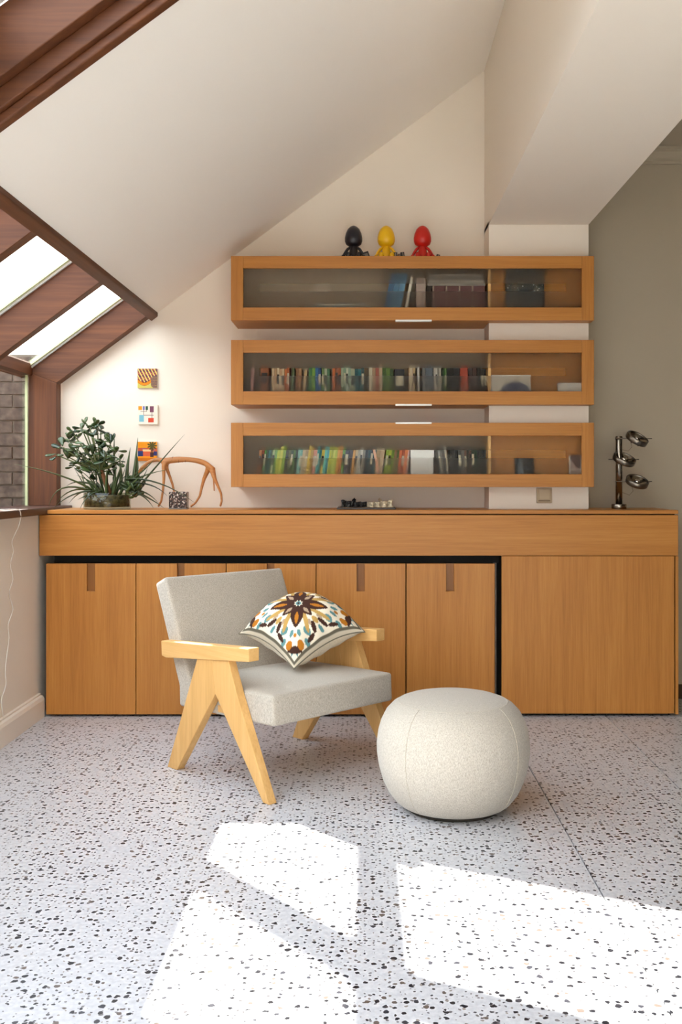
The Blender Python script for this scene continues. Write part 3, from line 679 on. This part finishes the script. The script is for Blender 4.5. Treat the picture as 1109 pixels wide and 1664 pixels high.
# ------------------------------------------------------------------ chess set
brd = thing('chess_board', 'thin dark chess board with pieces on the worktop', 'chess board', (X(595.5, 4.93), 4.97, ZT))
local('board', MB().box(-.145, .145, -.14, .14, 0, .009), mat('board_dark', lin(58,48,42), .4), brd, bevel=.002)
sq = MB()
for i in range(8):
    for j in range(8):
        if (i+j) % 2: sq.box(-.128+.032*i, -.096+.032*i, -.128+.032*j, -.096+.032*j, .009, .0096)
local('light_squares', sq, mat('board_light', lin(150,128,100), .4), brd)
PR = {'pawn': [(0,0),(.011,0),(.011,.004),(.006,.008),(.0045,.018),(.007,.020),(.004,.022),(.0065,.026),(.0055,.031),(0,.033)],
      'rook': [(0,0),(.012,0),(.012,.005),(.008,.01),(.0075,.026),(.0105,.029),(.0105,.037),(.007,.037),(.007,.034),(0,.034)],
      'bishop': [(0,0),(.012,0),(.012,.005),(.006,.010),(.005,.024),(.008,.027),(.0075,.034),(.003,.041),(.0015,.044),(0,.045)],
      'queen': [(0,0),(.013,0),(.013,.005),(.007,.011),(.0055,.03),(.009,.034),(.0065,.037),(.010,.046),(.006,.045),(.003,.049),(0,.05)],
      'king': [(0,0),(.013,0),(.013,.005),(.007,.011),(.006,.032),(.0095,.036),(.007,.039),(.0095,.049),(.003,.051),(.0022,.057),(0,.058)]}
def knight():
    mb = MB().lathe([(0,0),(.012,0),(.012,.005),(.008,.009),(.0075,.013),(0,.013)], n=12)
    return mb.prism([(-.007,.012),(.006,.012),(.005,.024),(.009,.030),(.011,.034),(.009,.037),(.003,.036),(-.002,.042),(-.006,.036),(-.009,.024)], -.004, .004)
for colr, mm, xs_ in (('black', mat('chess_black', lin(22,20,20), .35), -1), ('ivory', mat('chess_ivory', lin(206,190,160), .4), 1)):
    meshes = {k: MB().lathe(p, n=12).mesh('chess_'+k, mm, True) for k, p in PR.items()}; meshes['knight'] = knight().mesh('chess_knight', mm)
    for q, kd in enumerate(['rook','knight','bishop','queen','king','bishop','knight','rook']+['pawn']*8):
        c_, r = divmod(q, 4)                        # four close ranks on each half of the board
        x = brd.location.x+xs_*(.108-.031*c_+.0078*(r-1.5))+.004
        o = link('chess_'+kd, meshes[kd], None, (x, 4.97+.075-.05*r, ZT+.0097), (0, 0, 0 if xs_ < 0 else PI)); o.scale = (1.1, 1.1, .78)
        if kd in ('king','queen'): tag(o, f'{colr} chess {kd} among the pieces on the dark board', 'chess piece', f'{colr} chess pieces on the board')
        else: tag(o, f'{colr} chess {kd} standing on the dark board', 'chess piece', f'{colr} chess {kd}s on the board')

# ------------------------------------------------------------------ carved long-legged animal and the speckled cube
DA = 5.05
an = thing('animal_carving', 'slender carved wooden animal with ribbed body and long thin legs', 'carving', (X(300, DA), DA, ZT))
def chain_body():
    bm = bmesh.new(); sk = bm.verts.layers.skin.verify(); V = {}
    def vert(n, px, py, r, dy=0):
        p = W(px, py, DA+dy)-Vector(an.location); p.z = max(p.z, .0035)
        v = bm.verts.new(p); v[sk].radius = (r*1.22, r*1.22); V[n] = v; return v
    def chain(start, pts, dy=0):
        prev = V[start] if start else None
        for i, (px, py, r) in enumerate(pts):
            v = vert(f'{start}{px}{py}', px, py, r, dy*(min(1, (i+1)/2)))
            if prev: bm.edges.new((prev, v))
            prev = v
    root = vert('hip', 343, 756, .0155); root[sk].use_root = True
    seq = [('rump', 334, 752.3, .0125), ('back', 318, 748, .0118), ('loin', 304, 746.6, .0112), ('rib', 292, 746.8, .0135), ('chest', 281, 747.6, .0145), ('shoulder', 269, 749, .0125), ('neck', 255, 746.6, .0085), ('neck2', 243, 750, .008), ('nape', 234, 757, .0075)]
    p = root
    for n, a, b, r in seq:
        v = vert(n, a, b, r); bm.edges.new((p, v)); p = v
    chain('nape', [(229, 763, .0085), (225.5, 769, .0055), (222, 773, .0035)])
    chain('nape', [(236, 762, .004)])
    chain('hip', [(346, 766, .012), (349, 778, .0085), (354, 789, .006), (359.5, 802, .005), (360.5, 814, .0045), (358, 823.5, .0048)], -.018)
    chain('hip', [(337, 766, .011), (331.5, 779, .008), (328, 792, .006), (325, 806, .005), (318, 817, .0045), (309.5, 823.6, .0042)], .02)
    chain('hip', [(347.3, 779, .0035), (348.3, 798, .0022)], .012)
    chain('shoulder', [(266, 759, .009), (266.5, 777, .0065), (265, 797, .005), (262, 815, .0045), (257, 823.6, .0046)], -.018)
    chain('shoulder', [(271, 761, .008), (276, 774, .006), (280.5, 787, .005), (284, 803, .0042), (284, 823.6, .0042)], .02)
    me = bpy.data.meshes.new('body'); bm.to_mesh(me); bm.free()
    o = link('body', me, an); me.materials.append(carve)
    s = o.modifiers.new('skin', 'SKIN'); s.use_smooth_shade = True
    d = o.modifiers.new('sub', 'SUBSURF'); d.levels = 2; d.render_levels = 2
carve = wood('carved_wood', lin(150,94,48), lin(184,124,72), lin(204,148,94), axis='x', rough=.45)
chain_body()
rb = mat('rib_groove', lin(112,66,34), .6)
for px in (280.5, 286, 291.5, 297, 302.5):
    c = W(px, 747.2, DA)-Vector(an.location); rr = .0152-.00012*abs(px-281)*1.0-.001*(px > 295)
    local('rib', MB().tube([c+Vector((math.sin(a)*.002, math.cos(a)*rr, math.sin(a)*rr)) for a in [2*PI*i/16 for i in range(17)]], .0014, 6, cap=False), rb, an, True)
cube_m = mat('speckled_stone', lin(40,36,34), .25)
nb = nd(cube_m, 'ShaderNodeTexNoise', Scale=120.0, Detail=3.0); lk(cube_m, coords(cube_m, rnd=False), nb.inputs['Vector'])
lk(cube_m, ramp(cube_m, nb.outputs['Fac'], [(.48, lin(22,20,20)), (.56, lin(96,60,46)), (.64, lin(205,198,190))]).outputs['Color'], bsdf(cube_m).inputs['Base Color'])
sc_ = thing('speckled_cube', 'black and white speckled square block under the carved animal', 'block', (X(289, 4.9), 4.9+.03, ZT))
cs = .0445
local('block', MB().box(-cs, cs, -.03, .03, .006, .087), cube_m, sc_, bevel=.003)
local('base', MB().box(-cs-.001, cs+.001, -.031, .031, 0, .006), mat('cube_foot', lin(120,116,112), .4), sc_, bevel=.001)

# ------------------------------------------------------------------ plant in a low glass bowl
DP = 4.9
pl = thing('potted_plant', 'leafy succulent and spiky aloe in a low glass bowl on the worktop', 'plant', (X(174.5, DP), DP, ZT))
pr = .115
pot = local('pot', MB().lathe([(0, .001), (pr-.004, .001), (pr, .005), (pr, .082), (pr-.005, .082), (pr-.005, .012), (0, .010)], n=40), pot_glass, pl, True)
soil = mat('dark_soil', lin(58,48,34), 1)
nb = nd(soil, 'ShaderNodeTexNoise', Scale=50.0, Detail=4.0); lk(soil, coords(soil, rnd=False), nb.inputs['Vector'])
lk(soil, ramp(soil, nb.outputs['Fac'], [(.35, lin(62,52,36)), (.65, lin(130,112,80))]).outputs['Color'], bsdf(soil).inputs['Base Color']); bump(soil, nb.outputs['Fac'], .6, .006)
local('soil', MB().lathe([(0, .012), (pr-.006, .013), (pr-.006, .066), (pr-.02, .070), (.04, .073), (0, .074)], n=32), soil, pl, True)
def leafmat(name, c1, c2, rough):
    m = mat(name, c1, rough, spec=.6); oi = nd(m, 'ShaderNodeObjectInfo')
    lk(m, ramp(m, oi.outputs['Random'], [(0, c1), (1, c2)]).outputs['Color'], bsdf(m).inputs['Base Color']); return m
blade_m = leafmat('aloe_green', lin(32,48,26), lin(82,100,52), .4); jade_m = leafmat('succulent_green', lin(30,50,30), lin(82,102,58), .24)
bark = wood('plant_bark', lin(92,58,36), lin(128,84,54), lin(150,104,70), axis='z', rough=.8)
stalk = mat('plant_stalk', lin(98,106,62), .7)
L0 = Vector(pl.location)
def PL(px, py, dy=0): return W(px, py, DP+dy)-L0
def bez(a, b, c, n=9):
    return [a*(1-t)**2+b*2*t*(1-t)+c*t*t for t in [i/(n-1) for i in range(n)]]
def blade(a, b, c, wd=.0108):
    pts = bez(Vector(a), Vector(b), Vector(c)); n = len(pts); mb = MB(); vs, fs = [], []
    for i, p in enumerate(pts):                      # thick tapering leaf with a channelled top
        t = (pts[min(i+1, n-1)]-pts[max(i-1, 0)]).normalized(); k = wd*(1-(i/(n-1))**1.6)+.0006
        s = t.cross(Vector((0, 0, 1)));
        if s.length < .2: s = t.cross(Vector((0, 1, 0)))
        s.normalize(); u = s.cross(t)
        vs += [p-s*k, p-u*k*.7, p+s*k, p+u*k*.22]
    for i in range(n-1):
        for q in range(4): fs.append((i*4+q, i*4+(q+1) % 4, i*4+4+(q+1) % 4, i*4+4+q))
    fs.append((0, 1, 2, 3)); mb.add(vs, fs); local('blade', mb, blade_m, pl, True)
for a, b, c, d in (((150,795),(105,768),(22,754),-.22), ((226,790),(255,755),(300,706),-.02), ((205,778),(258,772),(318,818),-.09), ((205,784),(250,780),(272,806),-.06),
    ((215,795),(245,808),(268,827),-.03), ((216,790),(220,760),(224,711),.06), ((205,795),(206,760),(212,727),.04), ((188,795),(184,760),(186,706),.09), ((196,795),(199,775),(193,737),.08),
    ((150,797),(88,775),(79,824),-.06), ((152,797),(112,785),(90,820),-.02), ((155,797),(115,795),(86,828),-.1), ((165,797),(140,800),(130,828),-.13), ((205,790),(230,768),(275,763),-.03),
    ((200,790),(240,760),(252,745),-.05), ((160,790),(125,775),(108,790),.06), ((215,795),(240,795),(258,818),.04), ((165,797),(150,780),(124,772),.1), ((205,795),(232,785),(240,760),-.05),
    ((185,797),(192,775),(200,750),-.05), ((175,797),(165,775),(150,760),.08), ((210,797),(235,800),(250,826),-.08), ((212,795),(228,770),(222,735),.1), ((158,797),(132,790),(112,818),.08),
    ((150,798),(140,805),(126,812),-.1), ((207,798),(218,780),(232,772),-.1)):
    A = PL(*a, max(-.08, min(.08, d*.5))); A.z = max(A.z, .06)
    e = PL(*c, d); e.z = max(e.z, .004) if abs(e.y) < .3 else e.z
    blade(A, PL(*b, d*.8), e)
for i in range(34):                                 # short inner blades round the rim
    a = 2*PI*i/34*3+random.uniform(-.15, .15); r = random.uniform(.03, .085); q = random.uniform(.10, .19)
    blade((math.cos(a)*r, math.sin(a)*r, .065), (math.cos(a)*(r+.04), math.sin(a)*(r+.04), .15), (math.cos(a)*q*1.1, math.sin(a)*q*.85, random.uniform(.1, .26)), .007)
local('trunk', MB().tube([PL(181, 808, -.02), PL(175, 792, -.03), PL(169, 776, -.03), PL(163, 762, -.02)], [.0125, .0115, .0105, .009], 12), bark, pl, True)
tips = [(146,694,0),(158,692,.03),(141,703,-.03),(126,714,.02),(102,727,0),(92,739,-.04),(110,742,.03),(136,722,-.06),(168,716,.02),(152,738,-.07),(146,754,-.03),(170,747,-.08),(164,757,.02),(124,734,-.02),(176,731,.0),(190,733,.04),(196,748,-.03),(112,716,.05),(152,711,-.04),(164,700,.04),(138,742,.04),(160,726,-.03),(130,750,-.04),(150,768,-.05),(136,760,.03),(178,764,.03),(186,750,-.04),(120,756,-.05),(212,792,-.05),(220,800,-.06),(226,796,.02),(206,786,.03),(218,788,.05),(180,720,.03),(133,696,.03),(118,703,0)]
st = MB(); st2 = MB()
for px, py, dy in tips:
    b0 = PL(163, 764, -.02) if py < 770 else PL(205, 803, dy*.5); e = PL(px, py, dy); mid = b0*.5+e*.5+Vector((0, 0, -.012)); (st if py < 770 else st2).tube(bez(b0, mid, e, 6), [.006, .0052, .0046, .004, .0034, .003], 6)
local('branches', st, stalk, pl, True); local('low_branches', st2, stalk, pl, True)
lf = MB(); vs, fs = [], []; NU = 7
prof = [(0, .1), (.25, .42), (.5, .8), (.72, 1.0), (.88, .84), (.97, .45), (1.0, .06)]
for i, (u, k) in enumerate(prof):
    for q in range(6):
        an_ = 2*PI*q/6; vs.append((u*.042, math.cos(an_)*k*.0125, math.sin(an_)*k*.0042+.006*u*u))
for i in range(len(prof)-1):
    for q in range(6): fs.append((i*6+q, i*6+(q+1) % 6, i*6+6+(q+1) % 6, i*6+6+q))
fs += [tuple(range(6)), tuple(range(len(vs)-6, len(vs)))]
lf.add(vs, fs); leaf_me = lf.mesh('leaf', jade_m, True)
for px, py, dy in tips:
    e = PL(px, py, dy); n = random.randint(4, 6) if py < 770 else 7; a0 = random.uniform(0, 6)
    for k in range(n):
        o = link('leaf', leaf_me, pl, e+Vector((0, 0, -.004*k+.006)), (random.uniform(-.8, .8), random.uniform(-1.1, .75), a0+k*2.4)); s = random.uniform(.85, 1.5); o.scale = (s, s, s)

# ------------------------------------------------------------------ white cord on the left wall
cp = [(-6,821,4.2),(8,823,4.25),(18,829,4.3),(23.4,832,4.36),(24,852,4.36),(19.7,879,4.35),(22,896,4.36),(17,918,4.35),(21,941,4.36),(15,965,4.34),(21,990,4.36),(13.5,1015,4.33),(14.8,1037,4.33),(11,1066,4.32),(8.6,1091,4.31),(9.8,1113,4.31),(2.5,1138,4.28),(5,1165,4.29),(1,1176,4.27)]
pts = []
for i, (a, b, D) in enumerate(cp):
    if i < 3: p = Vector((X(a, D), D, ZS+.004)); p.x = min(p.x, -1.535)
    elif i == 3: p = Vector((-1.525, D, ZS-.004))
    else:
        D = F*1.566/(VX-a); p = Vector((-1.566 if i > 4 else -1.545, D, Z(b, D)))
    pts.append(p)
sm_ = []
for i in range(len(pts)-1):
    a, b, c, d = pts[max(i-1, 0)], pts[i], pts[i+1], pts[min(i+2, len(pts)-1)]
    for t in (0, .25, .5, .75):
        sm_.append(.5*((2*b)+(c-a)*t+(2*a-5*b+4*c-d)*t*t+(3*b-a-3*c+d)*t**3))
sm_.append(pts[-1])
co = thing('cable', 'thin white kinked cable hanging from the dark window sill', 'cable', (-1.56, 4.3, .12))
part('cord', MB().tube(sm_, .0022, 6), mat('white_cord', lin(232,228,220), .5), co, True)

# ------------------------------------------------------------------ armchair
CH_O = Vector((-.7615, 3.907, 0)); CH_A = math.atan2(-.717, .697)
ch = thing('armchair', 'low armchair with grey woven cushions and pale oak A-shaped legs', 'chair', CH_O, CH_A)
CW = .685
rear = [(-.035, 0), (.031, 0), (.289, .341), (.267, .468), (.172, .462)]
front = [(.577, 0), (.613, 0), (.428, .352), (.368, .482), (.267, .468), (.289, .341)]
for y0, y1 in ((0, .035), (CW-.035, CW)):
    local('leg', MB().prism(rear, y0, y1), beech, ch, bevel=.0025)
    local('leg', MB().prism(front, y0, y1), beech, ch, bevel=.0025)
for y0 in (-.006, CW-.042):
    local('armrest', MB().prism([(-.069, .441), (-.040, .436), (.503, .490), (.503, .538), (-.072, .500)], y0, y0+.048), beech_x, ch, bevel=.003)
local('cross_rail', MB().box(.255, .305, .036, CW-.036, .262, .29), beech_x, ch, bevel=.003)
seat = MB(); sw = CW-.074; SLn = .60
seat.M = Matrix.Translation((.29, CW/2, .308)) @ Matrix.Rotation(-math.radians(2.2), 4, 'Y')
def crown(q):
    u, v = q.x/(SLn/2), q.y/(sw/2)
    if q.z > 0: q = q+Vector((0, 0, .024*(1-u*u)*(1-v*v)*min(1, q.z/.05)))
    return q
seat.rbox(SLn, sw, .112, .012, 26, crown)
so_ = local('seat', seat, fab_chair, ch, True, True)
pip = MB(); pip.M = seat.M
e0, e1, ez = SLn/2-.006, sw/2-.006, .0505
pip.tube([(-e0, -e1, ez), (e0-.01, -e1, ez), (e0, -e1+.01, ez), (e0, e1-.01, ez), (e0-.01, e1, ez), (-e0, e1, ez)], .0016, 6)
local('piping', pip, seam_m, so_, True)
back = MB(); BH = .53
ang = math.atan(.444)
back.M = Matrix.Translation((-.038, CW/2, .492)) @ Matrix.Rotation(-ang, 4, 'Y')
def crown2(q):
    v, w_ = q.y/(sw/2), q.z/(BH/2)
    if q.x > 0: q = q+Vector((.014*(1-v*v)*(1-w_*w_), 0, 0))
    return q
back.rbox(.082, sw+.004, BH, .012, 26, crown2)
bo = local('backrest', back, fab_chair, ch, True, True)
pip = MB(); pip.M = back.M; e1, ez, ex = sw/2-.004, BH/2-.005, .037
pip.tube([(ex, -e1, -ez), (ex, -e1, ez-.01), (ex, -e1+.01, ez), (ex, e1-.01, ez), (ex, e1, ez-.01), (ex, e1, -ez)], .0015, 6)
local('piping', pip, seam_m, bo, True)

# ------------------------------------------------------------------ cushion
CR = (238, 228, 208)
def cushion_col(a, b):                              # a, b along the diagonals, 1 = corner
    cream, brown, orange, teal, gold, taupe = lin(*CR), lin(66,40,32), lin(184,116,34), lin(96,142,146), lin(190,154,88), lin(176,152,128)
    s = abs(a)+abs(b)
    if s > .955: return lin(214,204,184)
    if s > .915: return lin(104,98,84)
    r = math.hypot(a, b); th = math.atan2(b, a)
    if r < .045: return teal if r > .02 else brown
    def E(x, y, cx, cy, ra, rb, rot):
        c_, s_ = math.cos(rot), math.sin(rot); dx, dy = x-cx, y-cy
        return ((dx*c_+dy*s_)/ra)**2+((-dx*s_+dy*c_)/rb)**2
    # fold into one sector about the nearest diagonal axis
    k = round(th/(PI/2)); t = th-k*PI/2; x, y = r*math.cos(t), abs(r*math.sin(t))
    def petal(x, y, l0, l1, wd):
        u = (x-l0)/(l1-l0)
        return 0 < u < 1 and y < wd*math.sin(PI*u**.8)**.8
    if petal(x, y, .05, .46, .10): return orange if petal(x, y, .18, .40, .03) else brown
    x2, y2 = r*math.cos(t-math.copysign(PI/4, t)), abs(r*math.sin(abs(t)-PI/4))
    if petal(x2, y2, .05, .32, .075): return taupe if petal(x2, y2, .12, .26, .026) else brown
    d = E(x, y, .34, .15, .18, .034, .3)
    if d < 1: return gold
    if E(x, y, .48, .18, .07, .05, .8) < 1: return teal
    if E(x, y, .34, .20, .05, .028, .5) < 1: return taupe
    if E(x2, y2, .40, .0, .07, .04, 0) < 1: return gold
    if E(x2, y2, .48, .09, .09, .036, .35) < 1: return brown
    if E(x2, y2, .55, -.0, .06, .032, 0) < 1: return teal
    if E(x, y, .54, .06, .055, .03, .3) < 1: return teal
    if E(x, y, .575, 0, .035, .026, 0) < 1: return orange
    if E(x, y, .56, .25, .085, .034, -.5) < 1: return brown
    if E(x, y, .64, .2, .06, .042, .6) < 1: return teal
    if E(x, y, .70, .10, .065, .055, .3) < 1: return orange
    if E(x, y, .765, 0, .05, .13, 0) < 1: return brown
    if E(x, y, .82, .045, .03, .012, .6) < 1: return teal
    return cream
e1 = Vector((.992, -.10, .03)).normalized(); e2 = Vector((.03, .80, .60)); e2 = (e2-e1*e2.dot(e1)).normalized(); nn = e1.cross(e2)
if nn.z < 0: nn = -nn
R = .262
cc = Vector((-.272, 3.855, .425))+e2*R*.9
cu = thing('cushion', 'square floral cushion in brown, orange and teal standing on its corner in the armchair', 'cushion', cc)
N = 120; mbf, mbb = MB(), MB()
def pil(i, j, side):
    p, q = i/N*2-1, j/N*2-1                         # square coordinates
    hgt = max(0, (1-abs(p)**2.4))**.62*max(0, (1-abs(q)**2.4))**.62
    pin = 1-.10*(1-abs(p)**2)*abs(q)**4; qin = 1-.10*(1-abs(q)**2)*abs(p)**4
    P, Q = p*qin*1.0, q*pin
    a, b = (P-Q)/2, (P+Q)/2
    wr = .006*math.sin(a*16+1)*math.cos(b*11)*(abs(a)+abs(b))+.008*math.cos(22*a+3*b)*max(0, abs(b)-.25)*hgt
    sl = max(0, b-.12)**1.6                          # the upper corner sags backwards, the side corners droop
    sag = Vector((0, .13*sl, -.155*sl-.05*a*a*(1-abs(b))))
    return e1*a*R+e2*b*R+nn*side*((.10 if side > 0 else .13)*hgt+wr*min(1, hgt*2))+sag
for mb, sd_ in ((mbf, 1), (mbb, -1)):
    mb.add([pil(i, j, sd_) for i in range(N+1) for j in range(N+1)], [(i*(N+1)+j, (i+1)*(N+1)+j, (i+1)*(N+1)+j+1, i*(N+1)+j+1) for i in range(N) for j in range(N)])
mef = mbf.mesh('front_panel', print_fab, True)
at = mef.color_attributes.new('print', 'FLOAT_COLOR', 'POINT'); buf = []
for i in range(N+1):
    for j in range(N+1): buf += list(cushion_col((i-j)/N, (i+j)/N-1))
at.data.foreach_set('color', buf); link('front_panel', mef, cu)
cream_f = fabric('cream_cotton', lin(*CR), lin(212,200,178), 300)
local('back_panel', mbb, cream_f, cu, True)
rim = [pil(i, 0, 0) for i in range(N+1)]+[pil(N, j, 0) for j in range(1, N+1)]+[pil(i, N, 0) for i in range(N-1, -1, -1)]+[pil(0, j, 0) for j in range(N-1, 0, -1)]
local('piping', MB().tube(rim+[rim[0]], .0028, 6), mat('piping_grey', lin(120,114,98), .9), cu, True)

# ------------------------------------------------------------------ pouf
pouf_seam = fabric('pouf_seam_thread', lin(200,191,176), lin(176,166,150))
pf = thing('pouf', 'round cream woven pouf on the terrazzo floor beside the armchair', 'pouf', (X(736.5, 3.46), 3.46, 0))
PP = [(.188, .018), (.205, .03), (.228, .06), (.247, .10), (.260, .145), (.267, .19), (.268, .225), (.263, .265), (.252, .303), (.235, .336), (.212, .360), (.192, .371)]
local('cover', MB().lathe([(0, .016), (.17, .016)]+PP, n=72), fab_pouf, pf, True)
local('top_panel', MB().lathe([(.192, .371), (.186, .3735), (.17, .380), (.14, .387), (.09, .393), (.04, .396), (0, .3965)], n=72), fab_pouf, pf, True)
local('base', MB().lathe([(0, 0), (.165, 0), (.168, .004), (.168, .018), (0, .018)], n=48), mat('pouf_shadow_gap', lin(48,42,36), .8), pf, True)  # dark disc standing in for the shadow gap under the pouf
local('top_seam', MB().tube([(.1905*math.cos(a), .1905*math.sin(a), .3715) for a in [2*PI*i/72 for i in range(73)]], .0010, 6, cap=False), pouf_seam, pf, True)
for k in range(4):
    a = math.radians(229)+2*PI*k/4
    local('seam', MB().tube([((r+.0002)*math.cos(a), (r+.0002)*math.sin(a), z) for r, z in PP], .0012, 6), pouf_seam, pf, True)
